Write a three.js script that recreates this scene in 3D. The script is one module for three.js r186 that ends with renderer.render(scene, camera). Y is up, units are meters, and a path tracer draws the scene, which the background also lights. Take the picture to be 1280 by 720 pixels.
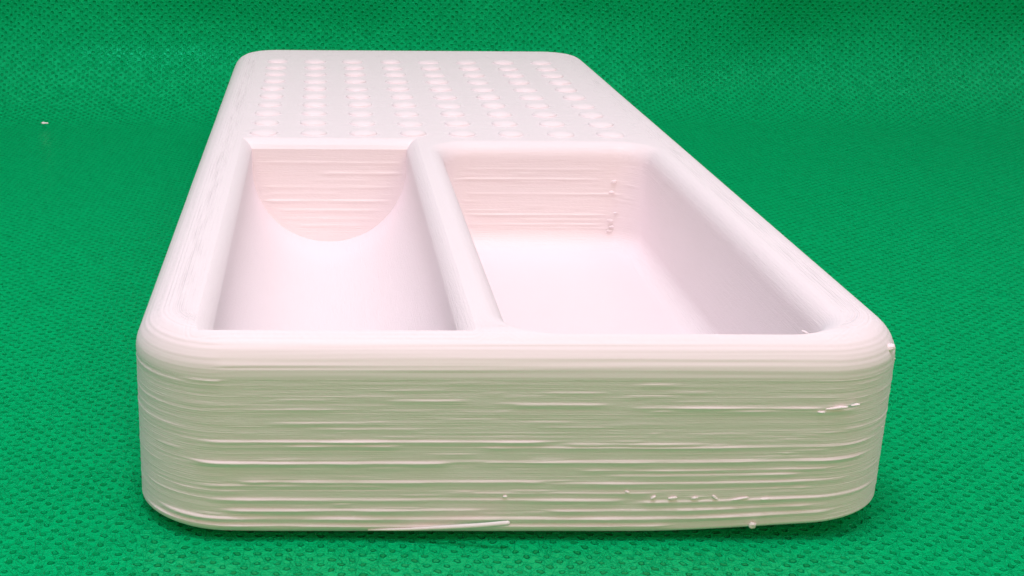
import * as THREE from 'three';
import { mergeGeometries } from 'three/addons/utils/BufferGeometryUtils.js';
import { RectAreaLightUniformsLib } from 'three/addons/lights/RectAreaLightUniformsLib.js';
import { ImprovedNoise } from 'three/addons/math/ImprovedNoise.js';
import { Brush, Evaluator, SUBTRACTION } from 'three-bvh-csg';

// ---------------------------------------------------------------- camera, light, exposure
// Plan coordinates are millimetres: X right, Y away from the viewer, Z up.
const MM = 0.001;
const V = (x, y, z) => new THREE.Vector3(x * MM, z * MM, -y * MM);
const D = (x, y, z) => new THREE.Vector3(x, z, -y);
const scene = new THREE.Scene();
scene.background = new THREE.Color().setRGB(0.08, 0.074, 0.076);       // dim room around the table
RectAreaLightUniformsLib.init();

const FOCAL = 1674.3, YAW = 0.0176, PITCH = 0.3262, ROLL = 0.009;
const camera = new THREE.PerspectiveCamera(2 * Math.atan(360 / FOCAL) * 180 / Math.PI, 1280 / 720, 0.01, 10);
{
  const fw = D(Math.sin(YAW) * Math.cos(PITCH), Math.cos(YAW) * Math.cos(PITCH), -Math.sin(PITCH));
  const r0 = D(Math.cos(YAW), -Math.sin(YAW), 0), u0 = new THREE.Vector3().crossVectors(r0, fw);
  const r = r0.clone().multiplyScalar(Math.cos(ROLL)).addScaledVector(u0, Math.sin(ROLL));
  const u = new THREE.Vector3().crossVectors(r, fw);
  camera.quaternion.setFromRotationMatrix(new THREE.Matrix4().makeBasis(r, u, fw.clone().negate()));
  camera.position.copy(V(-25.32, -149.43, 82.86));
  camera.setViewOffset(1280, 720, 640 - 425.7, 0, 1280, 720);      // the photograph is cropped off-centre
}
scene.add(camera);

const lamp = new THREE.SpotLight(new THREE.Color().setRGB(1, 0.9, 1.02), 0.27, 0, THREE.MathUtils.degToRad(56), 1, 2);   // unseen overhead lamp, placed to light the tray's front
lamp.position.copy(V(-30, -24, 440)); lamp.target.position.copy(V(-6, 8, 0));
lamp.castShadow = true; lamp.shadow.radius = 3; lamp.shadow.mapSize.set(2048, 2048); lamp.shadow.camera.near = 0.05; lamp.shadow.camera.far = 2;
scene.add(lamp, lamp.target);
const warmFrontFill = new THREE.RectAreaLight(new THREE.Color().setRGB(1, 0.72, 0.4), 4.3, 0.8, 0.5);   // added warm fill from the front, brightens the tray's front wall
warmFrontFill.position.set(0.1, 0.62, 1.15); warmFrontFill.lookAt(0, 0.01, 0);
scene.add(warmFrontFill);

const unseenOverheadLight = new THREE.RectAreaLight(new THREE.Color().setRGB(1, 0.9, 1.02), 1.12, 3.4, 0.9);   // broad soft light overhead, out of view, placed to light the hollows evenly
unseenOverheadLight.position.copy(V(-40, -20, 760)); unseenOverheadLight.lookAt(V(-40, -20, 0));
scene.add(unseenOverheadLight);

const renderer = new THREE.WebGLRenderer({ antialias: true });
renderer.setSize(1024, 576);
renderer.toneMapping = THREE.LinearToneMapping;
renderer.toneMappingExposure = 1;
renderer.shadowMap.enabled = true;

// ---------------------------------------------------------------- helpers
let seed = 20240;
const rnd = () => { seed = (seed + 0x6D2B79F5) | 0; let t = Math.imul(seed ^ (seed >>> 15), 1 | seed); t = (t + Math.imul(t ^ (t >>> 7), 61 | t)) ^ t; return ((t ^ (t >>> 14)) >>> 0) / 4294967296; };
const rr = (a, b) => a + (b - a) * rnd();
const per = new ImprovedNoise();
const noise = (x, y = 0, z = 0) => per.noise(x + 31.7, y + 17.3, z + 5.1);
const hash = (n) => { const s = Math.sin(n * 127.1 + 3.7) * 43758.5453; return s - Math.floor(s); };
const clamp = (x, a = 0, b = 1) => Math.min(b, Math.max(a, x));
const smooth = (a, b, x) => { const t = clamp((x - a) / (b - a)); return t * t * (3 - 2 * t); };

function geom(pos, uv, idx) {                         // positions in mm plan coordinates
  const p = new Float32Array(pos.length);
  for (let i = 0; i < pos.length; i += 3) { p[i] = pos[i] * MM; p[i + 1] = pos[i + 2] * MM; p[i + 2] = -pos[i + 1] * MM; }
  const g = new THREE.BufferGeometry();
  g.setAttribute('position', new THREE.BufferAttribute(p, 3));
  g.setAttribute('uv', new THREE.BufferAttribute(new Float32Array(uv), 2));
  g.setIndex(idx); g.computeVertexNormals();
  return g;
}
// points round a rounded rectangle, counter-clockwise from above, starting at the left end of the front edge
function roundRect(x0, x1, y0, y1, R, steps, nc) {     // steps: spacing on front, right, back, left
  const P = []; let s = 0;
  const add = (x, y, nx, ny) => { const q = P[P.length - 1]; if (q) s += Math.hypot(x - q.x, y - q.y); P.push({ x, y, nx, ny, s }); };
  const line = (ax, ay, bx, by, nx, ny, st) => { const n = Math.max(1, Math.round(Math.hypot(bx - ax, by - ay) / st)); for (let i = 0; i < n; i++) add(ax + (bx - ax) * i / n, ay + (by - ay) * i / n, nx, ny); };
  const arc = (cx, cy, a0) => { for (let i = 0; i < nc; i++) { const a = a0 + i / nc * Math.PI / 2; add(cx + R * Math.cos(a), cy + R * Math.sin(a), Math.cos(a), Math.sin(a)); } };
  line(x0 + R, y0, x1 - R, y0, 0, -1, steps[0]); arc(x1 - R, y0 + R, -Math.PI / 2);
  line(x1, y0 + R, x1, y1 - R, 1, 0, steps[1]); arc(x1 - R, y1 - R, 0);
  line(x1 - R, y1, x0 + R, y1, 0, 1, steps[2]); arc(x0 + R, y1 - R, Math.PI / 2);
  line(x0, y1 - R, x0, y0 + R, -1, 0, steps[3]); arc(x0 + R, y0 + R, Math.PI);
  return P;
}
// skin swept round a closed path; rows = [{o: outward offset, z}], move(p, row) = extra outward shift
function sweep(path, rows, move, planUv) {
  const n = path.length, pos = [], uv = [], idx = [];
  rows.forEach((r) => {
    for (let i = 0; i <= n; i++) {
      const p = path[i % n], o = r.o + (move ? move(p, r) : 0), x = p.x + p.nx * o, y = p.y + p.ny * o;
      pos.push(x, y, r.z + (r.lift ? r.lift(x, y) : 0));
      uv.push(...(planUv ? [x, y] : [i === n ? path[n - 1].s + 1 : p.s, r.z]));
    }
  });
  for (let j = 0; j + 1 < rows.length; j++) for (let i = 0; i < n; i++) {
    const a = j * (n + 1) + i, b = a + 1, c = a + n + 1, d = c + 1;
    idx.push(a, b, d, a, d, c);
  }
  const g = geom(pos, uv, idx);
  const N = g.attributes.normal;                       // weld the normals of the closing column
  for (let j = 0; j < rows.length; j++) {
    const a = j * (n + 1), b = a + n, v = new THREE.Vector3(N.getX(a) + N.getX(b), N.getY(a) + N.getY(b), N.getZ(a) + N.getZ(b)).normalize();
    N.setXYZ(a, v.x, v.y, v.z); N.setXYZ(b, v.x, v.y, v.z);
  }
  return g;
}
function cap(path, o, z, up, lift) {
  const pos = [], uv = [], idx = [], n = path.length; let cx = 0, cy = 0;
  for (const p of path) { const x = p.x + p.nx * o, y = p.y + p.ny * o; pos.push(x, y, z + (lift ? lift(x, y) : 0)); uv.push(x, y); cx += x / n; cy += y / n; }
  pos.push(cx, cy, z + (lift ? lift(cx, cy) : 0)); uv.push(cx, cy);
  for (let i = 0; i < n; i++) { const j = (i + 1) % n; idx.push(n, up ? i : j, up ? j : i); }
  return geom(pos, uv, idx);
}
function flip(g) { const a = g.index.array; for (let i = 0; i < a.length; i += 3) { const t = a[i + 1]; a[i + 1] = a[i + 2]; a[i + 2] = t; } const n = g.attributes.normal.array; for (let i = 0; i < n.length; i++) n[i] *= -1; return g; }

function heightMap(w, h, f) {                          // grey DataTexture from f(i, j) in 0..1
  const d = new Uint8Array(w * h * 4);
  for (let j = 0; j < h; j++) for (let i = 0; i < w; i++) { const v = Math.round(clamp(f(i, j)) * 255), k = (j * w + i) * 4; d[k] = d[k + 1] = d[k + 2] = v; d[k + 3] = 255; }
  const t = new THREE.DataTexture(d, w, h); t.wrapS = t.wrapT = THREE.RepeatWrapping; t.magFilter = THREE.LinearFilter; t.minFilter = THREE.LinearMipmapLinearFilter; t.generateMipmaps = true; t.needsUpdate = true;
  return t;
}
function mesh(name, g, m, parent) { const o = new THREE.Mesh(g, m); o.name = name; o.castShadow = o.receiveShadow = true; parent.add(o); return o; }

// ---------------------------------------------------------------- the setting: green non-woven cloth, flat and then swept up behind
const TX = 30 * 2.56, TY = 33 * 2.3;                   // millimetres covered by one tile of cloth texture
function clothMaterial() {
  const S = 2048, px = S / TX, py = S / TY, H = new Float32Array(S * S).fill(0.62), C = new Float32Array(S * S);
  // spun fibres: short fine strands laid in all directions
  for (let k = 0; k < 15000; k++) {
    let x = rnd() * S, y = rnd() * S, a = rnd() * Math.PI * 2; const len = rr(30, 130), amp = rr(0.015, 0.11), bend = rr(-0.012, 0.012);
    for (let t = 0; t < len; t++) {
      x += Math.cos(a); y += Math.sin(a); a += bend;
      const i = ((Math.floor(x) % S) + S) % S, j = ((Math.floor(y) % S) + S) % S;
      H[j * S + i] += amp; H[j * S + (i + 1) % S] += amp * 0.6; H[((j + 1) % S) * S + i] += amp * 0.6;
    }
  }
  // bonded dots on a diagonal lattice, each a little different
  for (let b = 0; b < 66; b++) for (let a = 0; a < 30; a++) {
    const cx = ((a + (b % 2) * 0.5 + 0.25) * 2.56 + rr(-0.1, 0.1)) * px, cy = ((b + 0.5) * 1.15 + rr(-0.1, 0.1)) * py;
    const rx = rr(0.38, 0.54) * px, ry = rr(0.36, 0.54) * py, dep = rr(0.5, 1.2), tint = rr(0.45, 1.1), ax = rr(-0.3, 0.3), m = Math.ceil(rx * 1.9);
    for (let v = -m; v <= m; v++) for (let u = -m; u <= m; u++) {
      const q = Math.hypot((u + ax * v) / rx, v / ry) * (1 + 0.35 * noise(u * 0.11, v * 0.11, a * 3.1 + b * 1.7)); if (q > 1.9) continue;
      const i = ((Math.round(cx + u) % S) + S) % S, j = ((Math.round(cy + v) % S) + S) % S, k = j * S + i;
      const inside = 1 - smooth(0.55, 1.05, q);
      H[k] = H[k] * (1 - inside * 0.85) + (0.62 - 0.5 * dep) * inside * 0.85 + 0.13 * Math.exp(-((q - 1.3) ** 2) / 0.06) * (0.6 + 1.2 * noise(cx * 0.9, cy * 0.9, u * 0.04));
      C[k] = Math.max(C[k], inside * tint);
    }
  }
  const bump = heightMap(S, S, (i, j) => H[j * S + i]);
  const d = new Uint8Array(S * S * 4), col = new THREE.Color(), c0 = new THREE.Color();
  for (let k = 0; k < S * S; k++) {
    const c = C[k], fib = clamp((H[k] - 0.62) * 1.2, -0.15, 0.35) * (1 - c);
    col.setRGB(0, (0.43 - 0.18 * c) * (1 + 0.6 * fib), (0.138 - 0.07 * c) * (1 + 0.5 * fib)).convertLinearToSRGB();
    d[k * 4] = col.r * 255; d[k * 4 + 1] = col.g * 255; d[k * 4 + 2] = col.b * 255; d[k * 4 + 3] = 255;
  }
  const map = new THREE.DataTexture(d, S, S); map.colorSpace = THREE.SRGBColorSpace; map.wrapS = map.wrapT = THREE.RepeatWrapping; map.magFilter = THREE.LinearFilter; map.minFilter = THREE.LinearMipmapLinearFilter; map.generateMipmaps = true; map.needsUpdate = true;
  for (const t of [map, bump]) { t.repeat.set(1 / TX, 1 / TY); }
  return new THREE.MeshPhysicalMaterial({ color: 0xffffff, map, bumpMap: bump, bumpScale: 0.0007, roughness: 0.3, specularIntensity: 0.9, specularColor: new THREE.Color().setRGB(0.04, 1, 0.62) });
}
{
  const X0 = -720, X1 = 720, nx = 288, T0 = -330, R = 36, TURN = 1.5, pos = [], uv = [], idx = [];
  const ts = []; for (let t = T0; t < 230; t += 5) ts.push(t); for (let t = 230; t < 360; t += 2.5) ts.push(t); for (let t = 360; t <= 800; t += 7) ts.push(t);
  for (const t of ts) for (let i = 0; i <= nx; i++) {
    const x = X0 + (X1 - X0) * i / nx;
    const fold = 250 + 0.02 * x + 9 * noise(x * 0.006, 9) + 3 * noise(x * 0.02, 4), a = clamp((t - fold) / R, 0, TURN), past = Math.max(0, t - fold - R * TURN);
    let y = t < fold ? t : fold + R * Math.sin(a) + past * Math.cos(TURN), z = t < fold ? 0 : R * (1 - Math.cos(a)) + past * Math.sin(TURN);
    const back = smooth(fold - 15, fold + 30, t); y += back * (9 * noise(x * 0.009, t * 0.008, 31) + 3 * noise(x * 0.022, t * 0.03, 35));
    const clear = smooth(4, 70, Math.max(Math.abs(x) - 49, -y, y - 232));          // the tray holds the cloth flat
    z += -1.22 + clear * (1.5 * noise(x * 0.011, t * 0.009, 2) + 0.8 * noise(x * 0.025 + 7, t * 0.02, 6));
    pos.push(x, y, z); const wx = 1.3 * noise(x * 0.016, t * 0.016, 11) + 0.4 * noise(x * 0.06, t * 0.06, 3), wy = 1.3 * noise(x * 0.016, t * 0.016, 23) + 0.4 * noise(x * 0.06, t * 0.06, 8);
    uv.push(x * 0.9994 - t * 0.035 + wx, t * 0.9994 + x * 0.035 + wy);
  }
  for (let j = 0; j + 1 < ts.length; j++) for (let i = 0; i < nx; i++) { const a = j * (nx + 1) + i, c = a + nx + 1; idx.push(a, a + 1, c + 1, a, c + 1, c); }
  const o = mesh('ground', geom(pos, uv, idx), clothMaterial(), scene);
  o.userData = { kind: 'structure', label: 'bright green non-woven cloth with rows of pressed dots, swept up at the back', category: 'cloth backdrop' };
}

// ---------------------------------------------------------------- the tray
const W2 = 48.65, L = 231.8, H = 25.69, RC = 12, FR = 5;              // half width, length, height, plan corner radius, top edge radius
const tray = new THREE.Group(); tray.name = 'plastic_tray'; scene.add(tray);
tray.userData = { label: 'pale pinkish white plastic tray with two hollows in front and rows of round studs behind', category: 'tray' };

const PLASTIC = [0.955, 0.878, 0.9];
const plastic = (o) => new THREE.MeshPhysicalMaterial({ color: new THREE.Color().setRGB(...PLASTIC), roughness: 0.95, specularIntensity: 0.4, transmission: 0.1, thickness: 0, clearcoat: 0.3, clearcoatRoughness: 0.38, ...o });
// flow lines of the printed layers along walls
const layerBump = heightMap(1024, 256, (i, j) => 0.5 + 0.22 * (hash(j * 1.37) - 0.5) + 0.5 * noise(i * 0.012, j * 0.9, 3) + 0.3 * noise(i * 0.08, j * 0.4, 8) + 0.12 * (hash(i * 3.1 + j * 71.7) - 0.5));
layerBump.repeat.set(1 / 60, 1 / 13);
const wallMat = plastic({ bumpMap: layerBump, bumpScale: 0.00003 });
// top: outlines drawn round the edge and the hollows, worn smears between the studs
const TW = 1024, TH = 2048, STUDS = [];
for (let j = 0; j < 10; j++) for (let i = 0; i < 8; i++) STUDS.push([-36.3 + 10 * i, 117 + 10 * j]);
const rrd = (x, y, x0, x1, y0, y1, R) => { const qx = Math.abs(x - (x0 + x1) / 2) - (x1 - x0) / 2 + R, qy = Math.abs(y - (y0 + y1) / 2) - (y1 - y0) / 2 + R; return Math.hypot(Math.max(qx, 0), Math.max(qy, 0)) + Math.min(Math.max(qx, qy), 0) - R; };
const topBump = heightMap(TW, TH, (i, j) => {
  const x = (i + 0.5) / TW * 100 - 50, y = (j + 0.5) / TH * 240 - 4;
  const e = -rrd(x, y, -W2, W2, 0, L, RC), h1 = rrd(x, y, -40.5, -5.9, 3.5, 112.6, 0.6), h2 = rrd(x, y, -4.3, 41.6, 1.9, 111.3, 9);
  let v = 0.5 + 0.14 * noise(x * 0.5, y * 0.5) + 0.1 * noise(x * 1.7, y * 1.7, 4);
  const line = (d, lim, amp) => { if (d > 0 && d < lim) { const k = Math.floor(d / 0.55); v += amp * (0.4 + hash(k + 3)) * (Math.cos(d / 0.55 * Math.PI * 2) - 0.2) * (0.5 + 0.7 * noise(x * 0.12, y * 0.12, k)); } };
  line(e, 7.5, 0.32 * smooth(2.5, 4.5, e)); line(h1 - 0.3, 1.8, 0.12); line(h2 - 0.4, 2.2, 0.1);
  if (y > 112 && e > 6) { v += 0.3 * noise(x * 0.3, y * 1.1, 7) + 0.2 * noise(x * 0.9, y * 0.9, 27) + 0.12 * Math.cos((x + y) / 0.6 * Math.PI) * (0.3 + noise(x * 0.2, y * 0.2, 3));
    const sx = x + 36.3 - 10 * Math.round((x + 36.3) / 10), sy = y - 117 - 10 * Math.round((y - 117) / 10), d = Math.hypot(sx, sy);
    v -= 0.8 * Math.exp(-((d - 3.05) ** 2) / 0.1) * (0.5 + noise(x * 0.5, y * 0.5, 9)); v += 0.3 * Math.exp(-((d - 3.9) ** 2) / 0.12) * (0.4 + noise(x * 0.4, y * 0.4, 12)); }
  return 0.5 + (v - 0.5) * smooth(0.8, 3.2, e);
});
topBump.repeat.set(1 / 100, 1 / 240); topBump.offset.set(0.5, 4 / 240); topBump.wrapS = topBump.wrapT = THREE.ClampToEdgeWrapping;
const topMat = plastic({ bumpMap: topBump, bumpScale: 0.00022 });
const hollowMat = plastic({ bumpMap: layerBump, bumpScale: 0.00006 });

// ridges left by uneven layers: z, from x, to x, how proud, depth of the slope above
const RIDGES = [
  [21.55, -44, 46, 0.2, 0.24], [20.9, 20, 49, 0.1, 0.2], [17.9, -18, -6, 0.16, 0.2], [17.4, -3, 11, 0.15, 0.2], [17.0, 12, 38, 0.2, 0.24], [16.6, 14, 42, 0.16, 0.2], [16.7, -40, -22, 0.1, 0.2],
  [14.9, -32, -18, 0.13, 0.2], [14.1, -28, -12, 0.1, 0.2], [12.4, -41, 4, 0.22, 0.26], [11.85, -41, -14, 0.16, 0.2], [12.1, 4, 24, 0.15, 0.3], [11.7, -6, 45, 0.13, 0.2],
  [9.55, -42, -8, 0.32, 0.27], [9.7, -6, 44, 0.2, 0.4], [8.6, 6, 40, 0.16, 0.2], [7.9, 10, 36, 0.15, 0.2], [7.0, -36, 4, 0.22, 0.3], [6.5, -41, -16, 0.14, 0.2], [6.8, 2, 42, 0.2, 0.25],
  [5.5, -10, 18, 0.12, 0.2], [4.5, -40, 14, 0.22, 0.36], [4.25, 14, 46, 0.24, 0.3], [3.1, -38, -4, 0.3, 0.36], [3.1, 2, 38, 0.2, 0.3], [1.95, -46, 40, 0.28, 0.4], [1.0, -48, 20, 0.26, 0.3],
].map((r) => [r[0], r[1], r[2], r[3] * (r[0] < 13 ? 1.2 : 1), r[4] * 0.85, rr(0, 50)]);
for (let k = 0; k < 150; k++) { const x = rr(-46, 46), l = rr(1.5, 11), z = 20.5 - 19 * rnd(); RIDGES.push([z, x, x + l, rr(0.03, 0.12) * (z > 12 ? 0.7 : 1), rr(0.1, 0.17), rr(0, 50)]); }
const ALL = [];                                       // the same sort of ridges all the way round, by path length
for (let k = 0; k < 220; k++) { const s = rr(80, 640), l = rr(4, 60); ALL.push([rr(0.8, 21), s, s + l, rr(0.03, 0.12), rr(0.1, 0.2), rr(0, 50)]); }
const ridge = ([z0, a, b, h, w, ph], c, z) => {
  if (c < a || c > b) return 0;
  const dz = z - z0 - 0.07 * noise(c * 0.06, ph) - 0.03 * noise(c * 0.3, ph);
  if (dz > w || dz < -0.6) return 0;
  const f = dz > 0 ? 1 - dz / w : 1 + dz / 0.6;
  return h * f * smooth(a, a + Math.min(3, (b - a) / 3), c) * (1 - smooth(b - Math.min(3, (b - a) / 3), b, c)) * (0.75 + 0.6 * noise(c * 0.15, ph + 3));
};
const layerWob = (s, z) => { const k = Math.floor(z / 0.28), f = z / 0.28 - k; return 0.018 * (hash(k) - 0.5) + 0.026 * noise(s * 0.05, k * 7.3) + 0.01 * noise(s * 0.4, k * 3.1) - 0.022 * (2 * f - 1) ** 2; };
const outline = (fine) => roundRect(-W2, W2, 0, L, RC, fine ? [0.8, 2.2, 5, 2.2] : [3, 5, 5, 5], fine ? 20 : 16);
const liftAt = (x, y) => -1.2 * smooth(10, 120, y) - 0.15 * (1 - smooth(0, 40, y)) + 1.7 * smooth(14, 50, x) * (1 - smooth(0, 50, y)) + 0.3 * (1 - smooth(-50, -30, x)) * (1 - smooth(0, 30, y));   // the front has warped off the cloth
{
  const path = outline(true), rows = [];
  const zT = H - FR;
  for (let z = 0; z < zT; z += 0.095) rows.push({ o: z < 0.6 ? -0.5 * (1 - z / 0.6) ** 2 : 0, z, lift: (x, y) => liftAt(x, y) * (1 - z / zT) ** 2 });
  rows.push({ o: 0, z: zT });
  const front = (p) => p.ny < -0.2;
  const near = new Map();                              // ridges by height, for speed
  for (const [list, key] of [[RIDGES, 'f'], [ALL, 'a']]) for (const r of list) for (let q = Math.floor((r[0] - 0.9) * 2); q <= Math.floor((r[0] + 0.8) * 2); q++) { const k = key + q; (near.get(k) || near.set(k, []).get(k)).push(r); }
  const move = (p, r) => {
    const q = Math.floor(r.z * 2), fade = 1 - smooth(zT - 0.25, zT, r.z);
    let d = 0;
    if (p.ny < -0.02) { const c = p.x; let m = 0; for (const R of near.get('f' + q) || []) m = Math.max(m, ridge(R, c, r.z)); d = m * smooth(0.02, 0.6, -p.ny); }
    let m2 = 0; for (const R of near.get('a' + q) || []) m2 = Math.max(m2, ridge(R, p.s, r.z));
    return (Math.max(d, m2) + layerWob(p.s, r.z)) * fade;
  };
  const wall = sweep(path, rows, move);
  mesh('side_wall', mergeGeometries([wall, flip(cap(path, -0.5, 0, true, liftAt))]), wallMat, tray);
}
// solid for the top: plain walls (dropped afterwards), rounded edge and flat top
const topParts = (() => {
  const path = outline(false), zT = H - FR;
  const skirt = sweep(path, [{ o: 0, z: 1 }, { o: 0, z: zT }]), under = flip(cap(path, 0, 1, true));
  const rows = [], n = 44; for (let k = 0; k <= n; k++) { const a = k / n * Math.PI / 2; rows.push({ o: -FR * (1 - Math.cos(a)), z: zT + FR * Math.sin(a), a }); }
  const dn = (p, r) => { const k = r.z / 0.3; return (0.05 * noise(k * 1.1, 3.3) + 0.05 * noise(p.s * 0.02, k * 0.9) + 0.03 * noise(p.s * 0.06, k * 1.7, 5)) * smooth(0, 0.1, r.a) * (1 - smooth(1.2, 1.5, r.a)); };
  const edge = sweep(outline(false), rows, dn, true), lid = cap(path, -FR, H, true);
  const g = mergeGeometries([mergeGeometries([skirt, under]), mergeGeometries([edge, lid])], true);
  const A = new Brush(g, [new THREE.MeshStandardMaterial({ name: 'drop' }), topMat]); A.updateMatrixWorld();

  // right hollow: rounded rectangle with a flared lip and a coved floor
  const LIP = 3, COVE = 3.5, ZF = 4.8, rp = roundRect(-1.3, 38.6, 4.9, 108.3, 6, [2, 2, 1, 2], 12);
  const rrows = [];
  for (let k = 0; k <= 8; k++) { const a = k / 8 * Math.PI / 2; rrows.push({ o: -COVE * (1 - Math.sin(a)), z: ZF + COVE * (1 - Math.cos(a)) }); }
  for (let z = ZF + COVE + 0.14; z < H - LIP - 0.05; z += 0.14) rrows.push({ o: 0, z, w: 1 });
  for (let k = 0; k <= 12; k++) { const a = k / 12 * Math.PI / 2; rrows.push({ o: LIP * (1 - Math.cos(a)), z: H + 0.015 - LIP + LIP * Math.sin(a) }); }
  const GRO = []; for (const [z, a, b, h] of [[20.6, 2, 32, 0.12], [18.6, 0, 31, 0.2], [18.1, 12, 24, 0.14], [15.6, 3, 36, 0.18], [12.2, 3, 14, 0.1], [11.3, 4, 34, 0.24], [10.3, 14, 33, 0.16], [9.3, 3, 32, 0.16], [8.3, 5, 35, 0.22], [14, 3, 7, 0.16]]) GRO.push([z, a, b, h, 0.24, rr(0, 50)]);
  for (let k = 0; k < 40; k++) { const a = rr(0, 34); GRO.push([rr(8, 21), a, a + rr(2, 10), rr(0.02, 0.1), 0.2, rr(0, 50)]); }
  const rmove = (p, r) => { if (!r.w) return 0; let m = 0; if (p.ny > 0.7) for (const G of GRO) m = Math.max(m, ridge(G, p.x, r.z)); return -m + 0.6 * layerWob(p.s + 300, r.z); };
  const rc = mergeGeometries([sweep(rp, rrows, rmove), sweep(rp, [{ o: LIP, z: H + 0.015 }, { o: LIP, z: H + 3 }]), flip(cap(rp, -COVE, ZF, true)), cap(rp, LIP, H + 3, true)]);
  const B = new Brush(rc, hollowMat); B.updateMatrixWorld();

  // left hollow: a half-round trough with flat ends and a narrow bevelled lip
  const XC = -23.2, RT = 15.3, ZC = 20.1, Y0 = 5.5, Y1 = 110.6, BV = 2, levels = [];
  for (let k = 0; k <= 40; k++) { const a = k / 40 * Math.PI / 2; levels.push({ z: ZC - RT * Math.cos(a), w: RT * Math.sin(a), o: 0 }); }
  for (const z of [21, 22, 23]) levels.push({ z, w: RT, o: 0 });
  for (let k = 0; k <= 8; k++) { const a = k / 8 * Math.PI / 2; levels.push({ z: H + 0.015 - BV + BV * (0.45 * k / 8 + 0.55 * Math.sin(a)), w: RT + BV * (0.45 * k / 8 + 0.55 * (1 - Math.cos(a))), o: BV * (0.45 * k / 8 + 0.55 * (1 - Math.cos(a))) }); }
  const pos = [], uv = [], idx = [], NY = 60, sec = [...levels.map((l) => ({ ...l, sg: -1 })).reverse(), ...levels.slice(1).map((l) => ({ ...l, sg: 1 }))];
  let len = 0; sec.forEach((l, k) => { if (k) len += Math.hypot(l.z - sec[k - 1].z, l.sg * l.w - sec[k - 1].sg * sec[k - 1].w); for (let i = 0; i <= NY; i++) { pos.push(XC + l.sg * l.w, Y0 - l.o + (Y1 - Y0 + 2 * l.o) * i / NY, l.z); uv.push(i / NY * 105, len); } });
  for (let k = 0; k + 1 < sec.length; k++) for (let i = 0; i < NY; i++) { const a = k * (NY + 1) + i, c = a + NY + 1; idx.push(a, c, c + 1, a, c + 1, a + 1); }
  const U = flip(geom(pos, uv, idx));
  const endFace = (y, sg) => {
    const p = [], u = [], ix = [], NX = 40;
    const zs = levels.slice(); const fine = [];
    for (let k = 0; k + 1 < zs.length; k++) { fine.push(zs[k]); }
    fine.push(zs[zs.length - 1]);
    const TR = [[21.2, -38, -8, 0.1], [19.0, -26, -8, 0.22], [16.2, -37, -9, 0.14], [13.3, -37, -10, 0.2], [11.4, -34, -12, 0.18], [9.6, -33, -13, 0.1], [8.2, -30, -16, 0.1], [17.6, -28, -14, 0.08], [14.8, -36, -20, 0.1]].map((q) => [q[0], q[1], q[2], q[3], 0.35, q[0]]);
    const sub = []; for (let k = 0; k < fine.length; k++) { sub.push(fine[k]); if (sg > 0 && k + 1 < fine.length && fine[k + 1].z - fine[k].z > 0.2 && fine[k].o === 0) { const n = Math.ceil((fine[k + 1].z - fine[k].z) / 0.16); for (let q = 1; q < n; q++) { const z = fine[k].z + (fine[k + 1].z - fine[k].z) * q / n; sub.push({ z, o: 0, w: fine[k].w + (fine[k + 1].w - fine[k].w) * q / n }); } } }
    for (const l of sub) for (let i = 0; i <= NX; i++) {
      const x = XC - l.w + 2 * l.w * i / NX; let d = 0;
      if (sg > 0 && l.o === 0 && l.z < 23) { let m = 0; for (const G of TR) m = Math.max(m, ridge(G, x, l.z)); d = (m - 0.6 * layerWob(x, l.z)) * smooth(0, 2, Math.min(i, NX - i)); }
      p.push(x, y + sg * l.o - d, l.z); u.push(x + 60, l.z);
    }
    for (let k = 0; k + 1 < sub.length; k++) for (let i = 0; i < NX; i++) { const a = k * (NX + 1) + i, c = a + NX + 1; ix.push(a, a + 1, c + 1, a, c + 1, c); }
    const g = geom(p, u, ix); return sg > 0 ? flip(g) : g;
  };
  const lidT = geom([XC - RT - BV, Y0 - BV, H + 3, XC + RT + BV, Y0 - BV, H + 3, XC + RT + BV, Y1 + BV, H + 3, XC - RT - BV, Y1 + BV, H + 3], [0, 0, 1, 0, 1, 1, 0, 1], [0, 1, 2, 0, 2, 3]);
  const T = new Brush(mergeGeometries([U, sweep([[-1, -1], [1, -1], [1, 1], [-1, 1]].map(([a, b], s) => ({ x: XC + a * (RT + BV), y: b < 0 ? Y0 - BV : Y1 + BV, nx: 0, ny: 0, s })), [{ o: 0, z: H + 0.015 }, { o: 0, z: H + 3 }]), endFace(Y0, -1), endFace(Y1, 1), lidT]), hollowMat.clone()); T.updateMatrixWorld();
  const ev = new Evaluator(); ev.attributes = ['position', 'normal', 'uv']; ev.useGroups = true;
  let out = ev.evaluate(A, B, SUBTRACTION); out.updateMatrixWorld();
  out = ev.evaluate(out, T, SUBTRACTION);
  const pick = (test) => {
    const src = out.geometry, ix = [];
    for (const gr of src.groups) if (test(out.material[gr.materialIndex])) for (let k = gr.start; k < gr.start + gr.count; k++) ix.push(src.index ? src.index.array[k] : k);
    const map = new Map(), keep = [], ni = ix.map((v) => { if (!map.has(v)) { map.set(v, keep.length); keep.push(v); } return map.get(v); });
    const g = new THREE.BufferGeometry();
    for (const n of ['position', 'normal', 'uv']) { const a = src.attributes[n], q = new Float32Array(keep.length * a.itemSize); keep.forEach((v, i) => { for (let c = 0; c < a.itemSize; c++) q[i * a.itemSize + c] = a.array[v * a.itemSize + c]; }); g.setAttribute(n, new THREE.BufferAttribute(q, a.itemSize)); }
    g.setIndex(ni); return g;
  };
  return { top: pick((m) => m === topMat), right: pick((m) => m === hollowMat), left: pick((m) => m === T.material), tm: T.material };
})();
mesh('top_rim', topParts.top, topMat, tray);
mesh('rectangular_hollow', topParts.right, hollowMat, tray);
mesh('rounded_trough', topParts.left, hollowMat, tray);

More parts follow.
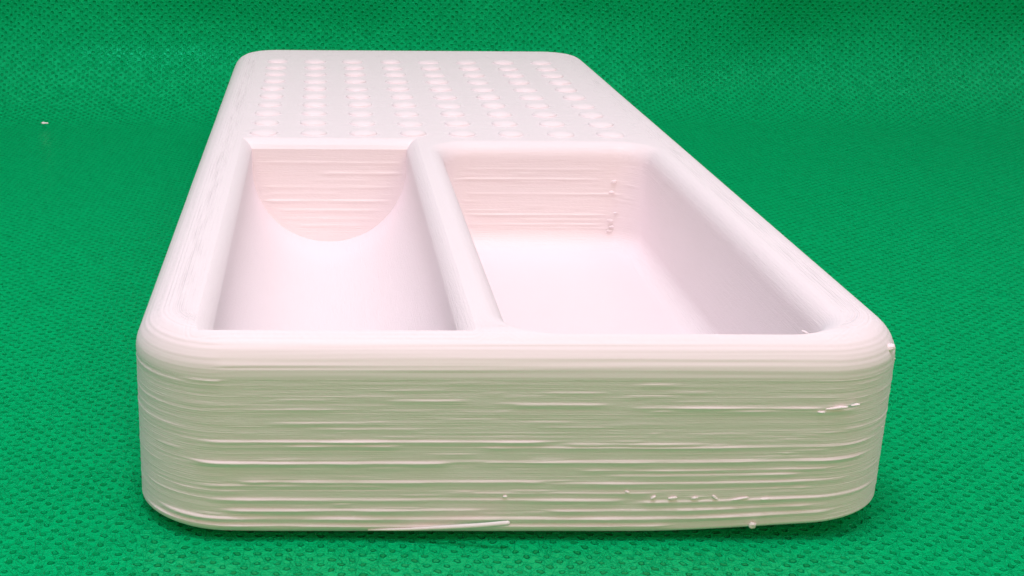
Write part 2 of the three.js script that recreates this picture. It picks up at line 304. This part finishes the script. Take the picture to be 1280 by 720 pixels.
// studs: low flattened domes, each printed a little differently
{
  const kinds = [];
  for (let k = 0; k < 6; k++) {
    const pos = [], uv = [], idx = [], N = 28, prof = [[2.72, -0.1], [2.68, 0.18], [2.5, 0.42], [2.05, 0.62], [1.5, 0.76], [0.9, 0.87], [0.35, 0.9]], ph = k * 11.3;
    for (const [r, z] of prof) for (let i = 0; i < N; i++) { const a = i / N * Math.PI * 2, q = r * (1 + 0.07 * noise(Math.cos(a) * 0.9 + ph, Math.sin(a) * 0.9, z) + 0.03 * noise(Math.cos(a) * 3 + ph, Math.sin(a) * 3)); pos.push(q * Math.cos(a), q * Math.sin(a), z + 0.05 * noise(a, z * 3, ph)); uv.push(q * Math.cos(a) * 4, q * Math.sin(a) * 4); }
    pos.push(0, 0, 0.91); uv.push(0, 0);
    for (let j = 0; j + 1 < prof.length; j++) for (let i = 0; i < N; i++) { const b = (i + 1) % N; idx.push(j * N + i, j * N + b, (j + 1) * N + b, j * N + i, (j + 1) * N + b, (j + 1) * N + i); }
    const t = (prof.length - 1) * N; for (let i = 0; i < N; i++) idx.push(t + i, t + (i + 1) % N, prof.length * N);
    kinds.push(geom(pos, uv, idx));
  }
  const m = plastic();
  STUDS.forEach(([x, y], i) => { const o = mesh('stud' + (i ? '_' + String(i).padStart(3, '0') : ''), kinds[Math.floor(rnd() * 6)], m, tray); o.position.copy(V(x + rr(-0.15, 0.15), y + rr(-0.15, 0.15), H)); o.rotation.y = rr(0, 6.28); o.scale.set(rr(0.94, 1.05), rr(0.72, 1.0), rr(0.94, 1.05)); });
}
// burrs: small blobs and curls of stray plastic
{
  const m = plastic();
  let nb = 0;
  const burr = (x, y, z, sx, sy, sz, tilt = 0) => {
    const g = new THREE.IcosahedronGeometry(1, 3), p = g.attributes.position, ph = rr(0, 40);
    for (let i = 0; i < p.count; i++) { const a = p.getX(i), b = p.getY(i), c = p.getZ(i), f = 1 + 0.4 * noise(a * 0.9 + ph, b * 0.9, c * 0.9) + 0.06 * noise(a * 3 + ph, b * 3, c * 3); p.setXYZ(i, a * f * sx * MM, b * f * sz * MM, c * f * sy * MM); }
    g.computeVertexNormals();
    const o = mesh('burr' + (nb ? '_' + String(nb).padStart(3, '0') : ''), g, m, tray); nb++;
    o.position.copy(V(x, y, z)); o.rotation.z = tilt;
  };
  burr(29.4, -0.05, 1.0, 0.5, 0.4, 0.45);                                       // droplet under the front edge
  for (const [x, z, l, t] of [[16.6, 4.9, 0.45, 0.5], [19, 4.8, 0.75, 0.25], [21.8, 4.8, 0.5, 0], [24.3, 4.9, 0.5, -0.6], [27.4, 4.7, 1.3, 0.2], [30.6, 4.7, 0.9, 0.1]]) burr(x, -0.08, z, l * 0.8, 0.24, 0.17, t);
  for (const [x, z, l, t] of [[38.2, 17.1, 1.7, 0.12], [36.2, 16.5, 0.6, 0], [40.3, 17.5, 0.7, 0.2], [-2, 5, 0.4, 0], [13.2, 5.7, 0.35, 0]]) burr(x, -0.08, z, l * 0.8, 0.22, 0.14, t);
  burr(45.9, 5.2, 23.0, 0.7, 0.6, 0.35, 0.3); burr(46.9, 7.6, 22.3, 0.45, 0.5, 0.3, 0.25); burr(47.3, 7.4, 20.9, 0.45, 0.5, 0.22, -0.4); burr(46.1, 4.9, 12.3, 0.3, 0.3, 0.15);
  for (const [x, z, q] of [[33.2, 18.2, 0.5], [33, 16, 0.45], [35.3, 10.7, 0.45], [34, 11.8, 0.35], [33, 10.2, 0.55], [33.4, 8.9, 0.45], [33, 8, 0.5], [34.6, 11.7, 0.3], [2, 18.8, 0.4], [3.5, 10, 0.4], [2.5, 13.3, 0.3]]) burr(x, 108.1, z, q * 1.15, 0.3, q * 0.6, rr(-0.3, 0.3));
  burr(23, 3.3, 25.08, 1.3, 0.5, 0.22, 0); burr(36.9, 9.8, 23.2, 0.6, 0.3, 0.16, -0.4);
  // loose strand curling off the first layer
  const pts = [V(-19, -0.05, 0.3), V(-14, -0.35, 0.55), V(-9, -0.95, 1.15), V(-5, -1.6, 1.78), V(-1.8, -2.15, 2.4)];
  const c = new THREE.CatmullRomCurve3(pts), tube = new THREE.TubeGeometry(c, 60, 0.26 * MM, 8), p = tube.attributes.position;
  for (let i = 0; i < p.count; i++) { const t = Math.floor(i / 9) / 60, q = c.getPoint(t), k = (0.45 + 0.75 * Math.min(1, t * 1.4)) * (1 + 0.12 * noise(t * 9)); p.setXYZ(i, q.x + (p.getX(i) - q.x) * k, q.y + (p.getY(i) - q.y) * k, q.z + (p.getZ(i) - q.z) * k); }
  const end = new THREE.SphereGeometry(0.31 * MM, 10, 8); end.translate(...pts[4].toArray());
  tube.computeVertexNormals();
  mesh('loose_strand', mergeGeometries([tube, end]), plastic({ color: new THREE.Color().setRGB(0.88, 0.84, 0.85) }), tray);
}
// stray flake lying on the cloth
{
  const s = new THREE.Shape([[-1.5, -0.2], [-0.7, -0.75], [0.5, -0.5], [1.6, -0.55], [1.3, 0.2], [0.3, 0.1], [-0.6, 0.6]].map(([x, y]) => new THREE.Vector2(x * MM * 0.65, y * MM * 0.45)));
  const g = new THREE.ExtrudeGeometry(s, { depth: 0.15 * MM, bevelEnabled: true, bevelSize: 0.08 * MM, bevelThickness: 0.05 * MM, bevelSegments: 1 });
  const o = mesh('plastic_flake', g, plastic(), scene);
  o.rotation.set(-0.9, 0.2, 0.15); o.position.copy(V(-107.4, 247.5, 0.4));
  o.userData = { label: 'tiny white plastic flake lying on the green cloth left of the tray', category: 'flake' };
}
renderer.render(scene, camera);
